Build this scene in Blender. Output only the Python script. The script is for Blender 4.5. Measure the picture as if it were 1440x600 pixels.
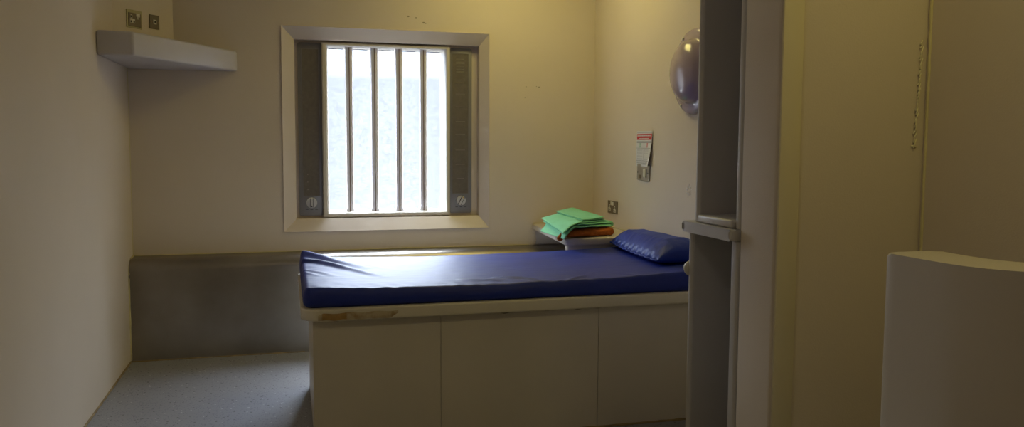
import bpy, bmesh, math, random
from mathutils import Vector, Matrix, noise
random.seed(4)
for o in list(bpy.data.objects): bpy.data.objects.remove(o)
S = bpy.context.scene
C = S.collection

# ---------------------------------------------------------------- camera
yaw, pitch, roll = 0.266821, 0.078430, 0.005338
fw = Vector((math.sin(yaw)*math.cos(pitch), math.cos(yaw)*math.cos(pitch), -math.sin(pitch)))
rt = Vector((math.cos(yaw), -math.sin(yaw), 0)); up = rt.cross(fw)
r2 = rt*math.cos(roll) + up*math.sin(roll); u2 = -rt*math.sin(roll) + up*math.cos(roll)
cam = bpy.data.objects.new('camera', bpy.data.cameras.new('camera')); C.objects.link(cam)
M4 = Matrix((r2, u2, -fw)).transposed().to_4x4(); M4.translation = Vector((0.8522, -5.0, 1.2134))
cam.matrix_world = M4
cam.data.sensor_width = 36; cam.data.lens = 1153.23*36/1440; cam.data.shift_y = -7.85/1440
cam.data.clip_start = 0.02
S.camera = cam

# ---------------------------------------------------------------- world, lamps, exposure
S.view_settings.view_transform = 'Standard'; S.view_settings.look = 'None'
S.view_settings.gamma = 1; S.view_settings.use_curve_mapping = False
S.view_settings.exposure = 0.22
SKY = 38.0
w = bpy.data.worlds.new('overcast_sky'); S.world = w; w.use_nodes = True
bg = w.node_tree.nodes['Background']
wn = w.node_tree.nodes; wl = w.node_tree.links          # overcast: pale near the horizon, far brighter higher up
wtc = wn.new('ShaderNodeTexCoord'); wsp = wn.new('ShaderNodeSeparateXYZ'); wl.new(wtc.outputs['Generated'], wsp.inputs[0])
wr = wn.new('ShaderNodeMapRange'); wr.inputs[1].default_value = 0.075; wr.inputs[2].default_value = 0.62; wr.inputs[3].default_value = 0.0; wr.inputs[4].default_value = 1.0
wl.new(wsp.outputs['Z'], wr.inputs[0])
wm = wn.new('ShaderNodeMix'); wm.data_type = 'RGBA'; wl.new(wr.outputs[0], wm.inputs[0])
wm.inputs[6].default_value = (0.58, 0.645, 0.76, 1); wm.inputs[7].default_value = (0.72*SKY, 0.83*SKY, 1.0*SKY, 1)
wl.new(wm.outputs[2], bg.inputs[0]); bg.inputs[1].default_value = 1.0

def area_lamp(name, loc, size, power, col, rot=(0,0,0), size_y=None):
    l = bpy.data.lights.new(name, 'AREA'); l.energy = power; l.color = col; l.size = size
    if size_y: l.shape = 'RECTANGLE'; l.size_y = size_y
    o = bpy.data.objects.new(name, l); o.location = loc; o.rotation_euler = rot; C.objects.link(o); return o
p = area_lamp('window_portal', (1.447, 0.30, 1.29), 0.80, 1, (1,1,1), (math.pi/2, 0, math.pi), 1.1)
p.rotation_euler = (-math.pi/2, 0, 0); p.data.cycles.is_portal = True
YEL = (1.0, 0.84, 0.27)
area_lamp('cell_lamp_light', (2.1, -0.75, 2.52), 0.6, 7.0, YEL)
area_lamp('toilet_lamp_light', (2.45, -3.75, 2.52), 0.3, 3.4, YEL)
area_lamp('entrance_lamp_light', (0.9, -3.9, 2.55), 0.28, 2.1, (1.0, 0.91, 0.80))

# ---------------------------------------------------------------- materials
def mat(name, col, rough=0.5, metal=0.0, var=0.06, vscale=4, bump=0.0, bscale=60, spec=0.5, col2=None, c2=(0.45,0.62), aniso=0, coat=0):
    m = bpy.data.materials.new(name); m.use_nodes = True; nt = m.node_tree; N = nt.nodes; L = nt.links
    b = N['Principled BSDF']
    tc = N.new('ShaderNodeTexCoord')
    b.inputs['Roughness'].default_value = rough; b.inputs['Metallic'].default_value = metal
    b.inputs['Specular IOR Level'].default_value = spec
    if coat: b.inputs['Coat Weight'].default_value = coat; b.inputs['Coat Roughness'].default_value = 0.2
    nz = N.new('ShaderNodeTexNoise'); nz.inputs['Scale'].default_value = vscale; nz.inputs['Detail'].default_value = 5
    L.new(tc.outputs['Object'], nz.inputs['Vector'])
    rp = N.new('ShaderNodeValToRGB'); L.new(nz.outputs['Fac'], rp.inputs['Fac'])
    a = [c*(1-var) for c in col]; d = [min(1, c*(1+var)) for c in col] if col2 is None else col2
    rp.color_ramp.elements[0].color = (*a, 1); rp.color_ramp.elements[1].color = (*d, 1)
    if col2 is None: rp.color_ramp.elements[0].position = 0.3; rp.color_ramp.elements[1].position = 0.7
    else: rp.color_ramp.elements[0].position = c2[0]; rp.color_ramp.elements[1].position = c2[1]
    L.new(rp.outputs['Color'], b.inputs['Base Color'])
    if bump:
        n2 = N.new('ShaderNodeTexNoise'); n2.inputs['Scale'].default_value = bscale; n2.inputs['Detail'].default_value = 3
        L.new(tc.outputs['Object'], n2.inputs['Vector'])
        bp = N.new('ShaderNodeBump'); bp.inputs['Strength'].default_value = bump; bp.inputs['Distance'].default_value = 0.002
        L.new(n2.outputs['Fac'], bp.inputs['Height']); L.new(bp.outputs['Normal'], b.inputs['Normal'])
    return m
CREAM = (0.72, 0.635, 0.53)
wallm = mat('cream_wall_paint', CREAM, 0.55, var=0.02, vscale=2.5, bump=0.25, bscale=180, spec=0.3)
ceilm = mat('white_ceiling_paint', (0.75, 0.70, 0.58), 0.7, var=0.02)
unitm = mat('moulded_cream_resin', (0.62, 0.57, 0.50), 0.42, var=0.025, vscale=3, bump=0.1, bscale=250)
bedm = mat('bed_panel_resin', (0.64, 0.59, 0.51), 0.45, var=0.05, vscale=2.2, bump=0.1, bscale=200)
slabm = mat('bed_slab_resin', (0.72, 0.67, 0.56), 0.38, var=0.04, vscale=5)
greym = mat('pale_grey_resin', (0.55, 0.53, 0.56), 0.38, var=0.02)
wardm = mat('wardrobe_resin', (0.56, 0.54, 0.535), 0.35, var=0.02)
surrm = mat('window_surround_paint', (0.66, 0.58, 0.50), 0.4, var=0.02)
framem = mat('window_frame_paint', (0.66, 0.62, 0.54), 0.35, var=0.03)
barm = mat('grey_bar_paint', (0.72, 0.70, 0.76), 0.38, var=0.03)
seamm = mat('rusty_seam', (0.25, 0.15, 0.12), 0.7, var=0.1)
plate = mat('dull_vent_metal', (0.30, 0.28, 0.25), 0.30, metal=0.8, var=0.06, vscale=8)
platel = mat('vent_plate_paint', (0.23, 0.225, 0.24), 0.34, metal=0.15, var=0.05)
meshd = mat('perforated_mesh', (0.16, 0.14, 0.125), 0.6, var=0.12, vscale=50, bump=0.8, bscale=500)
knobm = mat('pale_knob_metal', (0.66, 0.66, 0.66), 0.3, metal=0.2, var=0.03)
dark = mat('black_slot', (0.02, 0.02, 0.02), 0.6)
caulk = mat('yellowed_sealant', (0.72, 0.65, 0.36), 0.35, var=0.08, vscale=12)
caulkd = mat('grimy_sealant', (0.30, 0.22, 0.10), 0.6, var=0.35, vscale=14)
chip = mat('exposed_brown_core', (0.34, 0.21, 0.07), 0.7, var=0.3, vscale=20, bump=0.6, bscale=80)
chipl = mat('torn_edge_fibre', (0.56, 0.47, 0.32), 0.7, col2=(0.36, 0.25, 0.13), vscale=30, bump=0.6, bscale=90)
green = mat('mint_green_cotton', (0.25, 0.64, 0.38), 0.85, var=0.05, vscale=12, bump=0.3, bscale=500, spec=0.15)
rust = mat('rust_orange_wool', (0.46, 0.13, 0.025), 0.9, var=0.25, vscale=40, bump=1.0, bscale=260, spec=0.1)
metal = mat('brushed_plate', (0.42, 0.40, 0.36), 0.32, metal=0.85, var=0.04)
darkplate = mat('bronzed_plate', (0.20, 0.17, 0.12), 0.35, metal=0.6, var=0.05)
whitep = mat('white_plastic', (0.72, 0.70, 0.62), 0.35)
clearp = mat('cloudy_plastic_surround', (0.50, 0.45, 0.26), 0.25, var=0.02)
domem = mat('glossy_mauve_dome', (0.44, 0.36, 0.48), 0.16, var=0.03, spec=0.6, coat=0.5)
paper = mat('white_paper', (0.74, 0.74, 0.76), 0.6, var=0.01)
redp = mat('red_print', (0.62, 0.02, 0.03), 0.5, var=0.02)
greyp = mat('grey_print', (0.25, 0.25, 0.27), 0.6)
lgreyp = mat('light_grey_print', (0.48, 0.48, 0.52), 0.6)
greenp = mat('green_print', (0.20, 0.45, 0.30), 0.6)
brass = mat('brass_pip', (0.75, 0.55, 0.2), 0.3, metal=0.8)
bluem = mat('blue_vinyl', (0.004, 0.022, 0.27), 0.50, var=0.12, vscale=5, bump=0.10, bscale=70, spec=0.50)
bluep = mat('blue_pillow_vinyl', (0.006, 0.034, 0.34), 0.48, var=0.12, vscale=6, bump=0.10, bscale=60, spec=0.35)
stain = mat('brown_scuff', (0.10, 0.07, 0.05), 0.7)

def floor_mat():
    m = mat('speckled_grey_vinyl', (0.29, 0.295, 0.32), 0.45, var=0.05, vscale=3, bump=0.05)
    nt = m.node_tree; N = nt.nodes; L = nt.links; b = N['Principled BSDF']
    src = b.inputs['Base Color'].links[0].from_socket
    tc = N.new('ShaderNodeTexCoord')
    for sc, th, col in ((34, 0.15, (0.03, 0.025, 0.02, 1)), (30, 0.12, (0.62, 0.62, 0.64, 1)), (95, 0.26, (0.15, 0.15, 0.18, 1))):
        v = N.new('ShaderNodeTexVoronoi'); v.inputs['Scale'].default_value = sc; L.new(tc.outputs['Object'], v.inputs['Vector'])
        lt = N.new('ShaderNodeMath'); lt.operation = 'LESS_THAN'; lt.inputs[1].default_value = th; L.new(v.outputs['Distance'], lt.inputs[0])
        ml = N.new('ShaderNodeMath'); ml.operation = 'MULTIPLY'; ml.inputs[1].default_value = 0.75; L.new(lt.outputs[0], ml.inputs[0])
        mx = N.new('ShaderNodeMix'); mx.data_type = 'RGBA'; L.new(ml.outputs[0], mx.inputs[0]); L.new(src, mx.inputs[6]); mx.inputs[7].default_value = col
        src = mx.outputs[2]
    L.new(src, b.inputs['Base Color']); return m
floorm = floor_mat()

def steel_mat():
    m = bpy.data.materials.new('brushed_stainless_steel'); m.use_nodes = True; nt = m.node_tree; N = nt.nodes; L = nt.links
    b = N['Principled BSDF']; b.inputs['Metallic'].default_value = 0.9
    tc = N.new('ShaderNodeTexCoord'); mp = N.new('ShaderNodeMapping'); mp.inputs['Scale'].default_value = (1.5, 40, 40)
    L.new(tc.outputs['Object'], mp.inputs['Vector'])
    nz = N.new('ShaderNodeTexNoise'); nz.inputs['Scale'].default_value = 6; nz.inputs['Detail'].default_value = 4; L.new(mp.outputs[0], nz.inputs['Vector'])
    n3 = N.new('ShaderNodeTexNoise'); n3.inputs['Scale'].default_value = 3; n3.inputs['Detail'].default_value = 6; L.new(tc.outputs['Object'], n3.inputs['Vector'])
    rp = N.new('ShaderNodeValToRGB'); L.new(n3.outputs['Fac'], rp.inputs['Fac'])
    rp.color_ramp.elements[0].color = (0.25, 0.225, 0.19, 1); rp.color_ramp.elements[1].color = (0.37, 0.34, 0.30, 1)
    rp.color_ramp.elements[0].position = .3; rp.color_ramp.elements[1].position = .7
    L.new(rp.outputs[0], b.inputs['Base Color'])
    mr = N.new('ShaderNodeMapRange'); L.new(nz.outputs['Fac'], mr.inputs[0]); mr.inputs[3].default_value = 0.30; mr.inputs[4].default_value = 0.40
    L.new(mr.outputs[0], b.inputs['Roughness']); return m
steel = steel_mat()

def pane_mat():
    m = bpy.data.materials.new('frosted_window_pane'); m.use_nodes = True; nt = m.node_tree; N = nt.nodes; L = nt.links
    out = N['Material Output']; N.remove(N['Principled BSDF'])
    tr = N.new('ShaderNodeBsdfTransparent'); tl = N.new('ShaderNodeBsdfTranslucent'); tl.inputs[0].default_value = (0.80, 0.84, 0.92, 1)
    mx = N.new('ShaderNodeMixShader'); tc = N.new('ShaderNodeTexCoord')
    nz = N.new('ShaderNodeTexNoise'); nz.inputs['Scale'].default_value = 45; nz.inputs['Detail'].default_value = 8; nz.inputs['Roughness'].default_value = 0.75
    L.new(tc.outputs['Object'], nz.inputs['Vector'])
    sp = N.new('ShaderNodeSeparateXYZ'); L.new(tc.outputs['Object'], sp.inputs[0])
    mr = N.new('ShaderNodeMapRange'); L.new(sp.outputs['Z'], mr.inputs[0])
    mr.inputs[1].default_value = 1.44; mr.inputs[2].default_value = 1.66; mr.inputs[3].default_value = 0.016; mr.inputs[4].default_value = 0.10
    mr.interpolation_type = 'SMOOTHSTEP'
    m2 = N.new('ShaderNodeMapRange'); L.new(nz.outputs['Fac'], m2.inputs[0]); m2.inputs[1].default_value = .35; m2.inputs[2].default_value = .65; m2.inputs[3].default_value = 0.3; m2.inputs[4].default_value = 2.0
    mu = N.new('ShaderNodeMath'); mu.operation = 'MULTIPLY'; L.new(mr.outputs[0], mu.inputs[0]); L.new(m2.outputs[0], mu.inputs[1])
    L.new(mu.outputs[0], mx.inputs[0]); L.new(tr.outputs[0], mx.inputs[1]); L.new(tl.outputs[0], mx.inputs[2])
    L.new(mx.outputs[0], out.inputs['Surface']); return m
panem = pane_mat()

# ---------------------------------------------------------------- helpers
def link(name, bm, m, parent=None, smooth=False, loc=None):
    me = bpy.data.meshes.new(name); bmesh.ops.recalc_face_normals(bm, faces=bm.faces[:]); bm.to_mesh(me); bm.free()
    ms = m if isinstance(m, (list, tuple)) else [m]
    for x in ms: me.materials.append(x)
    o = bpy.data.objects.new(name, me); C.objects.link(o)
    if parent:
        o.parent = parent; me.transform(Matrix.Translation(-Vector(parent.location)))
    if smooth:
        for f in me.polygons: f.use_smooth = True
        if smooth != 'all':
            try: me.set_sharp_from_angle(angle=math.radians(35))
            except Exception: pass
    return o
def tag(o, label=None, cat=None, group=None, kind=None):
    if label: o['label'] = label
    if cat: o['category'] = cat
    if group: o['group'] = group
    if kind: o['kind'] = kind
    return o
def thing(name, loc, label, cat, group=None):
    o = bpy.data.objects.new(name, None); o.location = loc; C.objects.link(o); o.empty_display_size = .05
    return tag(o, label, cat, group)
def box(bm, x0, x1, y0, y1, z0, z1, bev=0.0, seg=2, mi=0):
    vs = [bm.verts.new(v) for v in ((x0,y0,z0),(x1,y0,z0),(x1,y1,z0),(x0,y1,z0),(x0,y0,z1),(x1,y0,z1),(x1,y1,z1),(x0,y1,z1))]
    fs = [bm.faces.new([vs[i] for i in q]) for q in ((0,3,2,1),(4,5,6,7),(0,1,5,4),(1,2,6,5),(2,3,7,6),(3,0,4,7))]
    for f in fs: f.material_index = mi
    if bev:
        es = list({e for f in fs for e in f.edges})
        bmesh.ops.bevel(bm, geom=es, offset=bev, segments=seg, profile=0.5, affect='EDGES')
def bx(*a, **k):
    bm = bmesh.new(); box(bm, *a, **k); return bm
def prism(bm, pts, z0, z1, bev=0, seg=3, mi=0, which='all'):
    lo = [bm.verts.new((x, y, z0)) for x, y in pts]; hi = [bm.verts.new((x, y, z1)) for x, y in pts]
    n = len(pts); fs = [bm.faces.new(lo[::-1]), bm.faces.new(hi)]
    for i in range(n): fs.append(bm.faces.new((lo[i], lo[(i+1)%n], hi[(i+1)%n], hi[i])))
    for f in fs: f.material_index = mi
    if bev:
        es = set()
        if which in ('all', 'caps', 'top'):
            for f in (fs[:2] if which != 'top' else fs[1:2]): es |= set(f.edges)
        if which == 'all':
            for i in range(n):
                for e in lo[i].link_edges:
                    if hi[i] in e.verts: es.add(e)
        bmesh.ops.bevel(bm, geom=list(es), offset=bev, segments=seg, profile=0.5, affect='EDGES')
def round_rect(x0, x1, y0, y1, radii, n=6):
    out = []
    for (cx, cy, sx, sy, r, a0) in ((x1, y1, -1, -1, radii[0], 0), (x0, y1, 1, -1, radii[1], 90), (x0, y0, 1, 1, radii[2], 180), (x1, y0, -1, 1, radii[3], 270)):
        if r <= 0: out.append((cx, cy)); continue
        for k in range(n+1):
            a = math.radians(a0 + 90*k/n); out.append((cx + sx*r + r*math.cos(a), cy + sy*r + r*math.sin(a)))
    return out
def tube(bm, pts, r, n=8, mi=0):
    rings = []
    P = [Vector(p) for p in pts]
    for i, p in enumerate(P):
        d = (P[min(i+1, len(P)-1)] - P[max(i-1, 0)]).normalized()
        a = d.cross(Vector((0,0,1)));
        if a.length < .1: a = d.cross(Vector((0,1,0)))
        a.normalize(); b = d.cross(a)
        rr = r[i] if isinstance(r, (list, tuple)) else r
        rings.append([bm.verts.new(p + a*rr*math.cos(2*math.pi*k/n) + b*rr*math.sin(2*math.pi*k/n)) for k in range(n)])
    for A, B in zip(rings, rings[1:]):
        for k in range(n): bm.faces.new((A[k], A[(k+1)%n], B[(k+1)%n], B[k])).material_index = mi
    bm.faces.new(rings[0]).material_index = mi; bm.faces.new(rings[-1][::-1]).material_index = mi
def lathe(bm, prof, M, n=40, mi=0):
    rings = []
    for (r, h) in prof:
        if r < 1e-5: rings.append([bm.verts.new(M @ Vector((0,0,h)))])
        else: rings.append([bm.verts.new(M @ Vector((r*math.cos(2*math.pi*k/n), r*math.sin(2*math.pi*k/n), h))) for k in range(n)])
    for A, B in zip(rings, rings[1:]):
        for k in range(n):
            q = [A[k%len(A)], A[(k+1)%len(A)], B[(k+1)%len(B)], B[k%len(B)]]
            u = []
            for v in q:
                if v not in u: u.append(v)
            if len(u) > 2: bm.faces.new(u).material_index = mi
def loops(bm, rects, mis=None):
    # rectangular rings (x0,x1,z0,z1,y) bridged one to the next
    R = [[bm.verts.new((x, y, z)) for x, z in ((x0,z0),(x1,z0),(x1,z1),(x0,z1))] for x0,x1,z0,z1,y in rects]
    for i, (A, B) in enumerate(zip(R, R[1:])):
        for k in range(4):
            f = bm.faces.new((A[k], A[(k+1)%4], B[(k+1)%4], B[k])); f.material_index = mis[i] if mis else 0

W = 2.766; H = 2.60; YF = -5.7
# ---------------------------------------------------------------- room shell
def struct(name, bm, m, parent=None, smooth=False):
    o = link(name, bm, m, parent, smooth); o['kind'] = 'structure'; return o
struct('floor', bx(-0.2, W+0.2, YF-.2, 0.35, -0.15, 0), floorm)
struct('ceiling', bx(-0.2, W+0.2, YF-.2, 0.35, H, H+.15), ceilm)
struct('wall_left', bx(-0.2, 0, YF-.2, 0.35, 0, H), wallm)
struct('wall_right', bx(W, W+0.2, YF-.2, 0.35, 0, H), wallm)
struct('wall_front', bx(0, W, YF-.2, YF, 0, H), wallm)
bm = bmesh.new()
X0, X1, Z0, Z1 = 0.823, 2.070, 0.682, 1.890
box(bm, 0, X0, 0, .35, 0, H); box(bm, X1, W, 0, .35, 0, H); box(bm, X0, X1, 0, .35, 0, Z0); box(bm, X0, X1, 0, .35, Z1, H)
struct('wall_back', bm, wallm)
# boxed-in corner above the shelf
bm = bmesh.new(); prism(bm, [(0, -.36), (.243, 0), (0, 0)], 1.725, H)
struct('wall_corner_boxing', bm, wallm)
# toilet partition
bm = bmesh.new(); prism(bm, round_rect(2.25, W, -2.86, -2.668, (0, .006, .012, 0)), 0, H)
struct('wall_partition', bm, wallm, smooth=True)
struct('trim_11', bx(2.252, 2.322, -2.872, -2.861, 0, H, bev=.006), mat('yellower_corner_strip', (0.74, 0.67, 0.47), 0.4, var=.02), smooth=True)  # strip at the partition corner, slightly yellower and glossier than the wall paint

# ---------------------------------------------------------------- window
win = bpy.data.objects.new('window_1', None); win.location = (1.447, 0, Z0); C.objects.link(win); win['kind'] = 'structure'
bm = bmesh.new()
loops(bm, [(X0, X1, Z0, Z1, .02), (X0, X1, Z0, Z1, -.006), (X0+.003, X1-.003, Z0+.003, Z1-.003, -.008), (.897, 2.014, .757, 1.817, .045), (.897, 2.014, .757, 1.817, .10),
           (1.07, 1.82, .772, 1.798, .10), (1.07, 1.82, .772, 1.798, .33), (X0, X1, Z0, Z1, .33), (X0, X1, Z0, Z1, .02)])
link('surround', bm, surrm, win)
bm = bmesh.new()
loops(bm, [(1.056, 1.832, .762, 1.808, .10), (1.056, 1.832, .762, 1.808, .066), (1.062, 1.826, .768, 1.802, .06), (1.078, 1.814, .781, 1.794, .06), (1.086, 1.808, .787, 1.789, .066),
           (1.092, 1.803, .792, 1.786, .085), (1.092, 1.803, .792, 1.786, .24), (1.07, 1.82, .772, 1.798, .24)])
link('window_frame', bm, framem, win)
for xc in (1.2185, 1.3705, 1.5205, 1.6715):
    bm = bmesh.new()
    z0, z1 = .792, 1.786
    pr = [(-.0235, .016), (-.018, .001), (-.004, -.005), (-.002, 0.0), (.002, 0.0), (.004, -.005), (.018, .001), (.0235, .016), (.022, .030), (.012, .038), (-.012, .038), (-.022, .030)]
    A = []
    for z, s in ((z0, 1.38), (z0+.008, 1.34), (z0+.026, 1.0), (z1-.006, 1.0), (z1, 1.05)):
        A.append([bm.verts.new((xc + a*s, .095 + b, z)) for a, b in pr])
    for P, Q in zip(A, A[1:]):
        for k in range(12):
            f = bm.faces.new((P[k], P[(k+1)%12], Q[(k+1)%12], Q[k])); f.material_index = 1 if k == 3 else 0
    bm.faces.new(A[0]); bm.faces.new(A[-1][::-1])
    link('bar', bm, [barm, seamm], win)
link('pane', bx(1.090, 1.806, .165, .171, .790, 1.788), panem, win)
bm = bmesh.new()
for a, b in ((1.10, 1.19), (1.245, 1.335), (1.40, 1.48), (1.55, 1.63), (1.70, 1.785)): box(bm, a, b, .155, .160, 1.778, 1.783)
link('drip_slot', bm, greyp, win)

def vent(x0, x1, z0, z1, m0, m1, n0, n1, kx, kz, ang, left):
    bm = bmesh.new(); prism(bm, round_rect(x0, x1, z0, z1, (.012,)*4), 0, .012, bev=.003, seg=2, which='top')
    bmesh.ops.rotate(bm, verts=bm.verts, cent=(0,0,0), matrix=Matrix.Rotation(math.pi/2, 3, 'X'))
    bmesh.ops.translate(bm, verts=bm.verts, vec=(0, .0995, 0))
    v = link('vent_panel', bm, platel, win, True)
    v['label'] = 'dark vent panel left of the bars' if left else 'dark vent panel right of the bars'
    bm = bmesh.new(); loops(bm, [(m0-.004, m1+.004, n0-.004, n1+.004, .0874), (m0-.004, m1+.004, n0-.004, n1+.004, .0850), (m0, m1, n0, n1, .0850), (m0, m1, n0, n1, .0874)])
    box(bm, m0, m1, .0866, .0885, n0, n1, mi=1)
    if not left:
        for z, wd, zt in ((1.735,.05,.003),(1.712,.055,.006),(1.69,.05,.002),(1.672,.052,.003),(1.655,.052,.006),(1.62,.045,.002),(1.59,.05,.003),(1.52,.06,.0015),(1.44,.06,.0015),(1.35,.06,.0015),(1.27,.06,.0015),(1.17,.06,.002),(1.08,.06,.0015),(.99,.05,.0015)):
            c = (m0+m1)/2; box(bm, c-wd/2, c+wd/2, .0852, .0868, z-zt, z+zt, mi=2)
    else:
        for z in (1.02, .975, .93): box(bm, .965, .969, .0855, .0868, z-.003, z+.003, mi=2)
    g = link('mesh_screen', bm, [platel, meshd, metal], None); g.parent = v
    g.data.transform(Matrix.Translation(-Vector(win.location)))
    bm = bmesh.new(); Mx = Matrix.Translation((kx, .0875, kz)) @ Matrix.Rotation(math.pi/2, 4, 'X')
    rr = .032 if left else .030
    lathe(bm, [(rr*1.0, -.001), (rr, .008), (rr*.9, .012), (0, .012)], Mx, 36)
    R = Matrix.Translation((kx, .0875, kz)) @ Matrix.Rotation(ang, 4, 'Y')
    b2 = bmesh.new(); box(b2, -.009, .009, -.022, -.010, -.028, .028, bev=.004)
    box(b2, -.0095, -.0075, -.0235, -.010, -.027, .027, mi=1); box(b2, .0075, .0095, -.0235, -.010, -.027, .027, mi=1)
    box(b2, -.004, .004, -.0240, -.021, .018 if not left else -.024, .026 if not left else -.017, mi=2 if not left else 1)
    bmesh.ops.transform(b2, matrix=R, verts=b2.verts)
    me = bpy.data.meshes.new('t'); b2.to_mesh(me); bm.from_mesh(me); b2.free(); bpy.data.meshes.remove(me)
    for dx in (-.028, 0, .028): box(bm, kx+dx-.008, kx+dx+.008, .0865, .0878, kz-.042, kz-.039, mi=1)
    k = link('knob', bm, [knobm, dark, brass], None, False); k.parent = v
    k.data.transform(Matrix.Translation(-Vector(win.location)))
vent(.916, 1.058, .771, 1.805, .941, 1.036, .893, 1.767, .988, .850, 0.05, True)
vent(1.835, 1.976, .773, 1.803, 1.852, 1.952, .897, 1.768, 1.907, .852, 0.5, False)

# ---------------------------------------------------------------- steel boxing
bm = bmesh.new()
prof = [(-.001, 0), (-.16, 0), (-.16, .50)]
for k in range(1, 9):
    a = math.radians(90*k/8); prof.append((-.16 + .065*(1-math.cos(a)), .50 + .065*math.sin(a)))
prof += [(-.005, .568), (-.001, .568)]
L_ = [bm.verts.new((.004, y, z)) for y, z in prof]; R_ = [bm.verts.new((W-.002, y, z)) for y, z in prof]
for k in range(len(prof)-1): bm.faces.new((L_[k], L_[k+1], R_[k+1], R_[k]))
bm.faces.new(L_); bm.faces.new(R_[::-1]); bm.faces.new((L_[0], R_[0], R_[-1], L_[-1]))
tag(link('steel_boxing', bm, steel, None, True), 'low brushed steel boxing along the back wall under the window', 'boxing')

# sealant beads
def bead(name, pts, r, m, jit=.001):
    P = []
    for a, b in zip(pts, pts[1:]):
        a, b = Vector(a), Vector(b); n = max(2, int((b-a).length/.03))
        for k in range(n): P.append(a.lerp(b, k/n))
    P.append(Vector(pts[-1]))
    P = [p + Vector(noise.noise_vector(p*25))*jit for p in P]
    bm = bmesh.new(); tube(bm, P, [r*(1+.5*noise.noise(p*30)) for p in P], 6); o = link(name, bm, m, None, 'all'); o['kind'] = 'structure'
bead('trim_1', [(0.002, -.16, .01), (.002, -.16, .49), (.002, -.14, .53), (.003, -.09, .562), (.004, -.004, .572)], .005, caulk)
bead('trim_2', [(0.004, -.001, .570), (2.33, -.001, .570)], .0035, caulk)
bead('trim_3', [(0, -.163, .002), (.93, -.163, .002)], .004, caulkd)
bead('trim_4', [(0.001, -.165, .003), (0.001, YF, .003)], .006, caulkd)
bead('trim_5', [(W-.001, -2.873, 0), (W-.001, -2.873, H)], .005, caulk, .002)
bead('trim_6', [(.001, -.001, .575), (.001, -.001, 1.6)], .002, caulk, .0005)
bead('trim_7', [(2.36, -.001, .707), (W-.001, -.002, .707), (W-.001, -.84, .707)], .003, caulk)
bead('trim_8', [(.95, -1.782, .002), (2.75, -1.782, .002)], .006, caulkd)
# peeling smear of sealant beside the toilet corner
bm = bmesh.new()
for k in range(26):
    t = k/25; x = 2.744 - .012*t + random.uniform(-.003, .003); z = 1.53 - .31*t; h = random.uniform(.006, .016); q = random.uniform(.002, .006)
    tube(bm, [(x+q, -2.863, z+h), (x-q, -2.864, z-h)], [.0012, .003], 6)
tube(bm, [(2.722, -2.862, 1.212), (2.738, -2.862, 1.209)], .003, 5)
o = link('trim_9', bm, mat('clear_sealant_smear', (.9, .85, .6), .2), None, 'all'); o['kind'] = 'structure'

# ---------------------------------------------------------------- corner shelf
bm = bmesh.new(); prism(bm, [(0.001, -.001), (0.001, -.768), (.158, -.752), (.572, -.045), (.580, -.02), (.580, -.001)], 1.615, 1.730, bev=.012, seg=4)
tag(link('corner_shelf', bm, greym, None, True), 'thick grey white corner shelf with angled front, high on the left', 'shelf')

# plates on the diagonal boxing
ca = math.atan2(.36, .243); base = Vector((0, -.36, 0))
def on_chase(bm):   # local x along the face, y out of the face, z up
    d = Vector((.243, .36, 0)).normalized(); n = Vector((d.y, -d.x, 0))
    M = Matrix(((d.x, -n.x, 0, base.x), (d.y, -n.y, 0, base.y), (0, 0, 1, 0), (0, 0, 0, 1)))
    bmesh.ops.transform(bm, matrix=M, verts=bm.verts)
    return bm
def xz_plate(bm, x0, x1, z0, z1, y, t, mi=0, bev=.002):
    box(bm, x0, x1, y-t, y, z0, z1, bev=bev, mi=mi)
t = thing('socket_outlet', base + Vector((.1, .14, 1.81)), 'small metal socket with switch on angled boxing above the corner shelf', 'socket')
bm = bmesh.new(); xz_plate(bm, .100, .188, 1.816, 1.886, -.004, .004); link('faceplate', on_chase(bm), darkplate, t)
bm = bmesh.new(); xz_plate(bm, .090, .196, 1.808, 1.902, 0, .0045, bev=.001); link('plastic_surround', on_chase(bm), clearp, t)
bm = bmesh.new(); xz_plate(bm, .112, .124, 1.856, 1.876, -.008, .002); xz_plate(bm, .108, .142, 1.832, 1.856, -.008, .002)
for a, b in ((.116, 1.866), (.114, 1.840), (.134, 1.840)): box(bm, a-.003, a+.005, -.0112, -.0098, b-.005, b+.005, mi=1)
link('pin_block', on_chase(bm), [whitep, dark], t)
bm = bmesh.new(); xz_plate(bm, .150, .176, 1.868, 1.886, -.008, .004); xz_plate(bm, .158, .166, 1.855, 1.868, -.008, .003); link('rocker_switch', on_chase(bm), whitep, t)
t = thing('aerial_socket', base + Vector((.16, .24, 1.81)), 'small metal aerial socket with round hole on angled boxing above the shelf', 'socket')
bm = bmesh.new(); xz_plate(bm, .253, .323, 1.823, 1.898, 0, .006); 
for a in (.262, .314): box(bm, a-.004, a+.004, -.0075, -.0055, 1.855, 1.863, mi=1)
link('faceplate', on_chase(bm), [darkplate, caulkd], t)
bm = bmesh.new(); xz_plate(bm, .276, .300, 1.848, 1.872, -.006, .003); box(bm, .283, .293, -.0105, -.009, 1.855, 1.865, mi=1); link('aerial_port', on_chase(bm), [whitep, dark], t)

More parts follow.
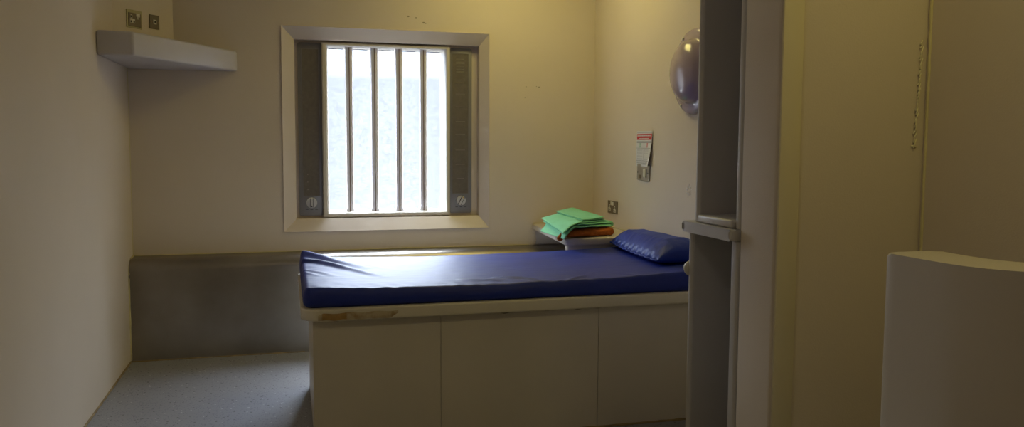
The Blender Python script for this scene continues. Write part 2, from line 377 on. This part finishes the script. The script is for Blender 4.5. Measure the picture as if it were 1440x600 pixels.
# ---------------------------------------------------------------- right wall fittings (local x = -world y, from the wall)
def on_right(bm):
    M = Matrix(((0, 1, 0, W), (-1, 0, 0, 0), (0, 0, 1, 0), (0, 0, 0, 1)))   # (a,b,z) -> (W+b, -a, z)
    bmesh.ops.transform(bm, matrix=M, verts=bm.verts); return bm
t = thing('double_socket', (W, -.345, .79), 'bronzed double plug socket low on right wall above the bedside top', 'socket')
bm = bmesh.new(); xz_plate(bm, .270, .417, .790, .867, 0, .007); link('faceplate', on_right(bm), darkplate, t)
for i, c in enumerate((.303, .384)):
    bm = bmesh.new(); z = .818 if i == 0 else .812
    xz_plate(bm, c-.018, c+.018, z-.012, z+.006, -.0065, .002); xz_plate(bm, c-.006, c+.006, z+.006, z+.026, -.0065, .002)
    for a, b in ((0, .016), (-.011, -.004), (.011, -.004)): box(bm, c+a-.003, c+a+.003, -.0095, -.0083, z+b-.004, z+b+.004, mi=1)
    link('pin_block', on_right(bm), [whitep, dark], t)
for c in (.330, .356):
    bm = bmesh.new(); xz_plate(bm, c-.009, c+.009, .840, .862, -.0065, .004); link('rocker_switch', on_right(bm), whitep, t)
t = thing('switched_outlet', (W, -.78, 1.01), 'silver switched plate on right wall just under the red notice', 'socket')
bm = bmesh.new(); box(bm, -.080, .080, -.008, 0, -.045, .045, bev=.003)
box(bm, -.070, -.064, -.0095, -.0075, -.004, .004, mi=1); box(bm, .064, .070, -.0095, -.0075, -.004, .004, mi=1)
box(bm, -.045, -.025, -.0095, -.0078, -.034, -.014, mi=2)
bmesh.ops.rotate(bm, verts=bm.verts, cent=(0,0,0), matrix=Matrix.Rotation(math.radians(2), 3, 'Y')); bmesh.ops.translate(bm, verts=bm.verts, vec=(.785, 0, 1.055))
link('faceplate', on_right(bm), [metal, dark, darkplate], t)
bm = bmesh.new(); box(bm, .800, .832, -.015, -.006, 1.030, 1.078, bev=.004); link('rocker_switch', on_right(bm), whitep, t)

# notice, curled off the wall at its lower right
def sheet_off(a, z):  # distance off the wall
    u = max(0, (a-.688)/.205); v = max(0, (1.285-z)/.20)
    return -.003 - .020*(u**2)*(v**1.6) - .003*v
def warp_a(a, z):
    u = max(0, (a-.688)/.205); v = max(0, (1.285-z)/.20); return a - .016*(u**3)*(v**2)
bm = bmesh.new()
def patch(bm, a0, a1, z0, z1, lift, mi, na=10, nz=12):
    g = [[bm.verts.new((warp_a(a0+(a1-a0)*i/na, z0+(z1-z0)*j/nz), sheet_off(a0+(a1-a0)*i/na, z0+(z1-z0)*j/nz) - lift, z0+(z1-z0)*j/nz)) for j in range(nz+1)] for i in range(na+1)]
    for i in range(na):
        for j in range(nz): bm.faces.new((g[i][j], g[i+1][j], g[i+1][j+1], g[i][j+1])).material_index = mi
patch(bm, .686, .893, 1.090, 1.286, 0, 0)
patch(bm, .686, .893, 1.090, 1.286, -.0012, 0)
patch(bm, .690, .889, 1.237, 1.270, .0005, 1, 10, 3)
random.seed(8)
def dashes(a0, a1, z, h, mi, lo=.012, hi=.03, gap=.004, lift=.001):
    a = a0
    while a < a1-.004:
        b = min(a1, a+random.uniform(lo, hi)); patch(bm, a, b, z, z+h, lift, mi, 2, 1); a = b+gap
dashes(.697, .880, 1.2565, .0065, 0, .006, .012, .002)
dashes(.722, .855, 1.2405, .0060, 0, .005, .010, .002)
patch(bm, .690, .889, 1.276, 1.279, .0005, 3, 6, 1)
patch(bm, .690, .788, 1.221, 1.231, .0005, 3, 4, 1); patch(bm, .793, .889, 1.221, 1.231, .0005, 3, 4, 1)
for z in (1.190, 1.189+.031, 1.120): patch(bm, .690, .889, z, z+.0018, .0008, 2, 8, 1)
patch(bm, .7895, .7915, 1.122, 1.232, .0008, 2, 1, 10)
for c, mi in ((.737, 4), (.836, 1)):
    patch(bm, c-.008, c+.008, 1.214, 1.218, .0009, mi, 2, 1); patch(bm, c-.006, c+.006, 1.205, 1.211, .0009, mi, 2, 1); patch(bm, c-.008, c+.008, 1.195, 1.202, .0009, mi, 2, 1)
for z in (1.180, 1.175, 1.163, 1.158, 1.146, 1.141, 1.131, 1.127):
    dashes(.700, .775, z, .0022, 3, .01, .02, .003); 
    if z not in (1.158, 1.146): dashes(.800, .865, z, .0022, 3, .01, .02, .003)
for z in (1.113, 1.107, 1.101): dashes(.700+.015*(z<1.105), .870-.02*(z<1.105), z, .0024, 2, .01, .02, .003)
o = link('notice', on_right(bm), [paper, redp, greyp, lgreyp, greenp], None, 'all')
tag(o, 'white paper notice with red heading, peeling off the right wall', 'notice')

# mauve dome
t = thing('wall_dome', (W, -1.36, 1.565), 'glossy mauve round domed fitting screwed to right wall, half hidden by wardrobe', 'dome')
Mx = Matrix.Translation((W, -1.36, 1.565)) @ Matrix.Rotation(-math.pi/2, 4, 'Y')
bm = bmesh.new(); lathe(bm, [(.205, 0), (.206, .010), (.200, .020), (.186, .023), (.160, .024), (.154, .030), (.151, .040), (.145, .055), (.132, .071), (.108, .086), (.078, .096), (.040, .102), (0, .104)], Mx, 64)
link('dome', bm, domem, t, 'all')
for k in range(3):
    a = math.radians(28 + 120*k)
    P = Mx @ Vector((.189*math.cos(a), .189*math.sin(a), .0215))
    bm = bmesh.new(); lathe(bm, [(.008, 0), (.008, .004), (.005, .006), (0, .006)], Matrix.Translation(P) @ Matrix.Rotation(-math.pi/2, 4, 'Y'), 12)
    link('screw', bm, metal, t, 'all')

# ---------------------------------------------------------------- bedside unit
t = thing('bedside_unit', (2.55, -.45, 0), 'cream moulded bedside top in the far right corner behind the bed', 'bedside table')
bm = bmesh.new(); prism(bm, [(2.350, -.004), (2.283, -.825), (2.286, -.846), (2.300, -.858), (2.325, -.862), (W-.004, -.862), (W-.004, -.004)], .668, .705, bev=.009, seg=3)
link('tabletop', bm, unitm, t, True)
bm = bmesh.new(); prism(bm, round_rect(2.300, W-.004, -.842, -.800, (0, .008, .02, 0)), 0, .668); link('front_panel', bm, unitm, t, True)
link('rear_panel', bx(2.372, W-.004, -.022, -.002, .572, .668), unitm, t)
link('side_panel', bx(W-.05, W-.004, -.80, -.165, 0, .668), unitm, t)

# ---------------------------------------------------------------- bed
bed = thing('bed_base', (1.85, -1.35, 0), 'solid cream moulded bed plinth with chipped front edge, under the blue mattress', 'bed')
for a, b in ((.936, 1.4365), (1.4385, 2.116), (2.118, W-.004)):
    bm = bmesh.new(); box(bm, a, b, -1.780, -1.755, 0, .524); link('front_panel', bm, bedm, bed)
bm = bmesh.new(); prism(bm, round_rect(.940, W-.02, -1.756, -.885, (0, 0, 0, 0)), 0.001, .523); link('plinth', bm, bedm, bed)
# slab with a notch torn out of the front edge
bm = bmesh.new()
pts = round_rect(.892, W-.004, -1.812, -.872, (0, .03, .075, 0), 8)
prism(bm, pts, .525, .574, bev=.010, seg=4)
link('bed_slab', bm, slabm, bed, True)
bm = bmesh.new()
n = 60; rows = []
for i in range(n+1):
    x = .955 + (1.262-.955)*i/n; tp = .557 + .002*math.sin(x*60) + .004*(x-1.0); bt = .531 + .004*noise.noise(Vector((x*30, 0, 0)))
    if x > 1.235: bt += (x-1.235)*.7
    if x < .975: tp -= (.975-x)*.4
    rows.append([bm.verts.new((x, -1.8130 - d, z)) for z, d in ((bt, 0), (bt+.3*(tp-bt), .0015+.0015*noise.noise(Vector((x*70, 1, 0)))), (bt+.7*(tp-bt), .0015+.0015*noise.noise(Vector((x*60, 5, 0)))), (tp, 0))])
for i, (A, B) in enumerate(zip(rows, rows[1:])):
    for k in range(3):
        x = .955 + .307*i/n; bm.faces.new((A[k], B[k], B[k+1], A[k+1])).material_index = 0 if .97 < x < 1.06 else 1
e = link('chipped_edge', bm, [chip, chipl], bed, 'all'); e['label'] = 'brown torn patch on the slab edge'
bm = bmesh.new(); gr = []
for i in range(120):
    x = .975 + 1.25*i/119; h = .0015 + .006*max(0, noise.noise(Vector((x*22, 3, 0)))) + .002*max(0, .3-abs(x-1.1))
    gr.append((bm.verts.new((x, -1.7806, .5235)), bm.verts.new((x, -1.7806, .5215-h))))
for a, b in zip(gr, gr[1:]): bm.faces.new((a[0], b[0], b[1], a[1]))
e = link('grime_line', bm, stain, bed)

# mattress
def seg_d(x, y, P):
    best = 9; tt = 0
    tot = sum(math.dist(a, b) for a, b in zip(P, P[1:])); acc = 0
    for a, b in zip(P, P[1:]):
        l = math.dist(a, b); t_ = max(0, min(1, ((x-a[0])*(b[0]-a[0])+(y-a[1])*(b[1]-a[1]))/l/l))
        d = math.dist((x, y), (a[0]+t_*(b[0]-a[0]), a[1]+t_*(b[1]-a[1])))
        if d < best: best = d; tt = (acc+t_*l)/tot
        acc += l
    return best, tt
folds = [([(.90, -.90), (1.0, -.99), (1.115, -1.18), (1.2, -1.30)], .026, .030, 1), ([(.89, -1.08), (.99, -1.12), (1.08, -1.25), (1.173, -1.43), (1.25, -1.55)], .019, .020, 1),
         ([(.90, -1.30), (1.0, -1.42), (1.05, -1.52)], .006, .018, 1), ([(.90, -1.38), (.98, -1.5)], .006, .016, 1), ([(1.05, -1.02), (1.2, -1.2), (1.35, -1.4)], .005, .016, 1),
         ([(1.70, -1.64), (1.80, -1.70), (1.86, -1.76), (1.875, -1.80)], .011, .016, 0), ([(1.55, -1.66), (1.72, -1.70), (1.80, -1.78)], .006, .02, 0), ([(2.08, -1.70), (2.0, -1.76), (1.96, -1.80)], .006, .012, 0),
         ([(1.55, -.93), (1.75, -1.0), (1.95, -1.02)], .002, .02, 1)]
def sag(x): return .641 + .018*((x-1.66)/.85)**2
def mat_z(x, y):
    z = sag(x)
    z += .012*math.exp(-((x-.92)/.10)**2)*math.exp(-((y+.9)/.18)**2)
    for P, h, wd, up_ in folds:
        d, t_ = seg_d(x, y, P)
        if d < 3*wd:
            f = math.exp(-(d/wd)**2)*(1-t_)**.6 if up_ else math.exp(-(d/wd)**2)*math.sin(math.pi*min(1, t_*.8+.2))
            z += h*f
    z += .0022*noise.noise(Vector((x*3, y*8, 0))) + .0009*noise.noise(Vector((x*18, y*30, 3))) 
    z += .0035*noise.noise(Vector((x*26+y*9, y*6, 9)))*math.exp(-((y+1.76)/.07)**2)
    return z
bm = bmesh.new()
xa, xb, ya, yb = .905, W-.012, -1.790, -.885
nx, ny = 260, 110; rad = .016
def edge_inset(x, y):
    d = min(x-xa, xb-x, y-ya, yb-y); return d
G = []
for i in range(nx+1):
    col = []
    for j in range(ny+1):
        u, v = i/nx, j/ny
        x = xa + (xb-xa)*u; y = ya + (yb-ya)*v
        # rounded plan corners
        r = .03; cx_ = min(max(x, xa+r), xb-r); cy_ = min(max(y, ya+r), yb-r)
        dx, dy = x-cx_, y-cy_; m_ = max(abs(dx), abs(dy)); l = math.hypot(dx, dy)
        if l > 1e-9 and dx and dy: x = cx_+dx*m_/l; y = cy_+dy*m_/l
        e_ = min(i*(xb-xa)/nx, (nx-i)*(xb-xa)/nx, j*(yb-ya)/ny, (ny-j)*(yb-ya)/ny)
        drop = 0 if e_ >= rad else rad - math.sqrt(max(0, rad*rad-(rad-e_)**2))
        col.append(bm.verts.new((x, y, mat_z(x, y)-drop)))
    G.append(col)
for i in range(nx):
    for j in range(ny): bm.faces.new((G[i][j], G[i+1][j], G[i+1][j+1], G[i][j+1]))
border = [G[i][0] for i in range(nx+1)] + [G[nx][j] for j in range(1, ny+1)] + [G[i][ny] for i in range(nx-1, -1, -1)] + [G[0][j] for j in range(ny-1, 0, -1)]
prev = border; cxm, cym = (xa+xb)/2, (ya+yb)/2
for lv in range(1, 7):
    zt = lv/6; ring = []
    for v in border:
        x, y, z = v.co; bul = .006*math.sin(math.pi*zt) + .0015*noise.noise(Vector((x*14, y*14, zt*3)))
        if zt == 1: bul = -.012
        sx = 0 if abs(x-cxm) < (xb-xa)/2-.031 else math.copysign(1, x-cxm); sy = 0 if abs(y-cym) < (yb-ya)/2-.031 else math.copysign(1, y-cym)
        if y < -1.6 and x < 1.2: pass
        zb_ = .5745
        ring.append(bm.verts.new((x + sx*bul, y + sy*bul, z + (zb_-z)*zt)))
    for k in range(len(ring)): bm.faces.new((prev[k], prev[(k+1) % len(ring)], ring[(k+1) % len(ring)], ring[k]))
    prev = ring
bm.faces.new(prev[::-1])
tag(link('mattress', bm, bluem, None, 'all'), 'thin shiny dark blue vinyl mattress on the bed plinth', 'mattress')

# pillow
pil = thing('pillow', (2.61, -1.22, .655), 'crumpled blue vinyl pillow at the wardrobe end of the mattress', 'pillow')
bm = bmesh.new()
px0, px1, py0, py1 = 2.470, 2.758, -1.60, -.868
def psurf(u, v):  # u,v in 0..1 ; u across x, v along y(front->back)
    e1 = (4*u*(1-u)); e2 = 4*v*(1-v)
    return (min(1, e1*1.15)**.62)*(min(1, e2*1.9)**.34)
nu, nv = 70, 130; T = []; B = []
for i in range(nu+1):
    a = []; b = []
    for j in range(nv+1):
        u, v = i/nu, j/nv
        x = px0 + (px1-px0)*u; y = py0 + (py1-py0)*v
        x += .07*(1-u)*v*v           # left seam slants towards the wall at the back
        zb_ = sag(x) + .004
        h = psurf(u, v)
        hh = .088 + .016*(1-v)
        wr = 0
        if u < .62:
            k = (1-u/.62)
            ph = v*24 - u*9 + 2.6*noise.noise(Vector((v*5, u*2, 0)))
            wr = .0075*k*(.5+.5*math.sin(2*ph)**3)*(.35+.65*abs(noise.noise(Vector((v*4, 1, 2))))*2) + .003*k*noise.noise(Vector((v*26, u*6, 4)))
        wr += .004*noise.noise(Vector((u*3, v*5, 7)))
        if v < .2: wr += .003*noise.noise(Vector((u*9, v*20, 1)))
        z_t = zb_ + .022 + (hh-.022)*h + wr*min(1, h*1.2)
        z_b = zb_ + .022 - .020*min(1, h*1.8)
        pinch = .007*math.sin(v*70)*(1 if i == 0 else .4 if i < 4 else 0)
        a.append(bm.verts.new((x+pinch, y, z_t))); b.append(bm.verts.new((x+pinch, y, z_b)) if 0 < i < nu and 0 < j < nv else a[-1])
    T.append(a); B.append(b)
for i in range(nu):
    for j in range(nv):
        bm.faces.new((T[i][j], T[i+1][j], T[i+1][j+1], T[i][j+1]))
        q = [B[i][j], B[i][j+1], B[i+1][j+1], B[i+1][j]]
        if len(set(q)) == 4 and not all(x in (T[i][j], T[i][j+1], T[i+1][j+1], T[i+1][j]) for x in q): bm.faces.new(q)
link('pillow_cover', bm, bluep, pil, 'all')
bm = bmesh.new()
P = []
for j in range(60):
    v = j/59; x = px0 + .07*v*v + .006*math.sin(v*70) - .002; y = py0 + (py1-py0)*v; P.append((x, y, sag(x)+.026))
tube(bm, P, .0045, 6)
link('seam', bm, bluep, pil, 'all')

# ---------------------------------------------------------------- folded linen
def lerp(a, b, t): return a + (b-a)*t
def cloth_layer(bm, A, B, Cc, D, th, bow=.0, wr=.001, seed=0, n=28, mi=0, curve=None):
    # A back-left, B back-right, C front-right, D front-left (top surface), th thick, rounded rims
    A, B, Cc, D = map(Vector, (A, B, Cc, D)); top = []; bot = []
    for i in range(n+1):
        ra = []; rb = []
        for j in range(n+1):
            u, v = i/n, j/n
            p = (A.lerp(B, u)).lerp(D.lerp(Cc, u), v)
            e = min(u, 1-u, v, 1-v)*n
            dz = wr*noise.noise(Vector((u*4+seed, v*4, seed))) + bow*math.sin(math.pi*u)*math.sin(math.pi*v)
            if curve: dz += curve(u, v)
            rim = 0 if e >= 1.5 else (1-e/1.5)
            ra.append(bm.verts.new(p + Vector((0, 0, dz - th*.38*rim)))); rb.append(bm.verts.new(p + Vector((0, 0, dz - th + th*.38*rim))))
        top.append(ra); bot.append(rb)
    for i in range(n):
        for j in range(n):
            bm.faces.new((top[i][j], top[i+1][j], top[i+1][j+1], top[i][j+1])).material_index = mi
            bm.faces.new((bot[i][j], bot[i][j+1], bot[i+1][j+1], bot[i+1][j])).material_index = mi
    def side(a, b):
        for k in range(n): bm.faces.new((a[k], a[k+1], b[k+1], b[k])).material_index = mi
    side(top[0], bot[0]); side(top[n], bot[n]); side([r[0] for r in top], [r[0] for r in bot]); side([r[n] for r in top], [r[n] for r in bot])

# rust blanket, folded, two layers
bm = bmesh.new()
cloth_layer(bm, (2.335, -.40, .734), (2.60, -.42, .734), (2.570, -.775, .733), (2.275, -.86, .733), .020, wr=.005, seed=2)
cloth_layer(bm, (2.340, -.41, .752), (2.605, -.42, .754), (2.575, -.770, .750), (2.300, -.845, .748), .020, wr=.005, seed=5)
tube(bm, [(2.30+.27*k/8, -.835+.06*k/8, .727) for k in range(9)], .017, 10)
tube(bm, [(2.572, -.78+.36*k/8, .730) for k in range(9)], .022, 10)
tube(bm, [(2.238, -.872, .704), (2.250, -.868, .712), (2.275, -.84, .728)], [.013, .017, .014], 10)
for f in bm.faces: pass
tag(link('folded_blanket', bm, rust, None, 'all'), 'rust orange folded blanket at the bottom of the linen pile', 'blanket')

# lower green sheet : two drooping leaves + folded body
def drape(u, v): return .014*math.sin(math.pi*min(1, u*1.1))*(.4+.6*v)
bm = bmesh.new()
cloth_layer(bm, (2.285, -.45, .766), (2.57, -.40, .778), (2.604, -.74, .764), (2.350, -.875, .776), .013, wr=.004, seed=9)
cloth_layer(bm, (2.285, -.46, .774), (2.59, -.40, .790), (2.618, -.70, .776), (2.345, -.88, .788), .012, wr=.003, seed=1)
cloth_layer(bm, (2.283, -.46, .768), (2.36, -.45, .776), (2.350, -.885, .778), (2.246, -.945, .718), .007, wr=.003, seed=7, curve=lambda u, v: .020*math.sin(math.pi*u)*v)
cloth_layer(bm, (2.222, -.60, .724), (2.30, -.50, .770), (2.352, -.885, .770), (2.250, -.935, .715), .006, wr=.003, seed=3, curve=lambda u, v: .018*math.sin(math.pi*u)*v)
tube(bm, [(2.604+.006*math.sin(k), -.71+.26*k/8, .764+.002*k/8) for k in range(9)], .015, 10)
tag(link('folded_sheet', bm, green, None, 'all'), 'lower mint green folded sheet, drooping over the edge of the bedside top', 'sheet', 'green sheets on the bedside top')
bm = bmesh.new()
cloth_layer(bm, (2.258, -.50, .788), (2.42, -.42, .808), (2.380, -.86, .796), (2.240, -.945, .748), .007, wr=.002, seed=13, curve=lambda u, v: .014*math.sin(math.pi*u)*(.3+.7*v))
cloth_layer(bm, (2.37, -.42, .806), (2.52, -.34, .818), (2.585, -.70, .785), (2.375, -.85, .794), .008, wr=.002, seed=12)
cloth_layer(bm, (2.372, -.43, .813), (2.50, -.345, .826), (2.572, -.70, .796), (2.388, -.83, .800), .004, wr=.0015, seed=14)
cloth_layer(bm, (2.368, -.425, .819), (2.502, -.34, .833), (2.566, -.70, .808), (2.394, -.825, .804), .004, wr=.0015, seed=15, curve=lambda u, v: -.004*math.sin(math.pi*u)*v)
tag(link('folded_sheet', bm, green, None, 'all'), 'upper mint green folded sheet, topmost in the linen pile', 'sheet', 'green sheets on the bedside top')

# ---------------------------------------------------------------- wardrobe against the partition
low = thing('storage_unit', (2.5, -2.5, 0), 'lower open grey storage unit with thick top slab, beside the bed', 'cupboard')
bm = bmesh.new(); prism(bm, round_rect(2.245, W-.004, -2.355, -2.325, (0, .013, .013, 0)), 0, .902); link('side_panel', bm, wardm, low, True)
bm = bmesh.new(); prism(bm, round_rect(2.247, W-.004, -2.660, -2.615, (0, .012, .012, 0)), 0, .902); link('side_panel', bm, wardm, low, True)
link('back_panel', bx(W-.035, W-.006, -2.615, -2.355, 0, .902), wardm, low)
bm = bmesh.new(); prism(bm, round_rect(2.222, W-.004, -2.662, -2.312, (0, .014, .014, 0)), .902, .940, bev=.010, seg=4); link('top_slab', bm, wardm, low, True)
bm = bmesh.new(); Mx = Matrix.Translation((2.262, -2.325, .765)) @ Matrix.Rotation(-math.pi/2, 4, 'X')
lathe(bm, [(0, -.002), (.028, -.002), (.028, .010), (.024, .020), (.014, .026), (0, .027)], Mx, 24); link('bumper', bm, whitep, low, 'all')
upc = thing('open_wardrobe', (2.5, -2.5, .94), 'tall narrow open grey wardrobe standing on the storage unit slab', 'wardrobe')
ZT = 2.45
bm = bmesh.new(); prism(bm, round_rect(2.250, W-.004, -2.385, -2.355, (0, .013, .013, 0)), .941, ZT); link('side_panel', bm, wardm, upc, True)
bm = bmesh.new(); prism(bm, round_rect(2.252, W-.004, -2.660, -2.630, (0, .010, .010, 0)), .941, ZT); link('side_panel', bm, wardm, upc, True)
link('back_panel', bx(W-.035, W-.006, -2.630, -2.385, .941, ZT), wardm, upc)
link('top_panel', bx(2.252, W-.036, -2.630, -2.385, ZT-.03, ZT), wardm, upc)
bm = bmesh.new(); box(bm, 2.240, W-.036, -2.629, -2.398, .941, .968, bev=.007, seg=3); link('shelf', bm, wardm, upc, True)
bm = bmesh.new(); box(bm, 2.262, W-.036, -2.629, -2.386, 1.95, 1.975, bev=.004); link('shelf', bm, wardm, upc, True)

# ---------------------------------------------------------------- privacy screen by the toilet
path = [(2.245, -3.345), (2.246, -3.46), (2.260, -3.575), (2.325, -3.665), (2.45, -3.72), (2.60, -3.745), (2.762, -3.75)]
inner = [(2.762, -3.60), (2.60, -3.595), (2.50, -3.585), (2.435, -3.555), (2.402, -3.49), (2.395, -3.42), (2.398, -3.345)]
def smooth_path(P, n=6):
    out = []
    for i in range(len(P)-1):
        p0 = Vector(P[max(0, i-1)]); p1 = Vector(P[i]); p2 = Vector(P[i+1]); p3 = Vector(P[min(len(P)-1, i+2)])
        for k in range(n):
            t = k/n; out.append(tuple(.5*((2*p1)+(-p0+p2)*t+(2*p0-5*p1+4*p2-p3)*t*t+(-p0+3*p1-3*p2+p3)*t**3)))
    out.append(P[-1]); return out
pp = smooth_path(path) + smooth_path(inner)
pp += [(2.380, -3.325), (2.345, -3.320), (2.285, -3.322), (2.258, -3.328)]
bm = bmesh.new(); prism(bm, [tuple(q)[:2] for q in pp], 0, .955, bev=.012, seg=4, which='top')
tag(link('privacy_screen', bm, unitm, None, True), 'low curved cream privacy wall in the right foreground', 'screen')

# small scuffs on the walls
bm = bmesh.new()
for x, z, s in ((1.565, 1.972, .007), (1.612, 1.966, .005), (1.659, 1.938, .008), (1.67, 1.935, .005), (2.307, 1.569, .004), (2.392, 1.569, .005), (2.375, 1.572, .003), (2.30, 1.50, .003)):
    Mx = Matrix.Translation((x, .0006, z)) @ Matrix.Rotation(math.pi/2, 4, 'X') @ Matrix.Diagonal((1.4, .8, 1, 1)); lathe(bm, [(s, 0), (s*.6, .0012), (0, .0014)], Mx, 8)
o = link('trim_10', bm, mat('grey_scuff', (.30, .26, .18), .8), None); o['kind'] = 'structure'

bm = bmesh.new()
for k in range(9):
    a = k*2.4; y0, z0 = -1.318 + .03*math.cos(a)*random.random(), .984 + .035*math.sin(a)*random.random()
    tube(bm, [(W-.0008, y0, z0), (W-.0012, y0+.022*math.cos(a+1), z0+.022*math.sin(a+1))], [.002, .0008], 5)
o = link('trim_12', bm, mat('bare_plaster_chip', (.85, .83, .80), .8), None); o['kind'] = 'structure'
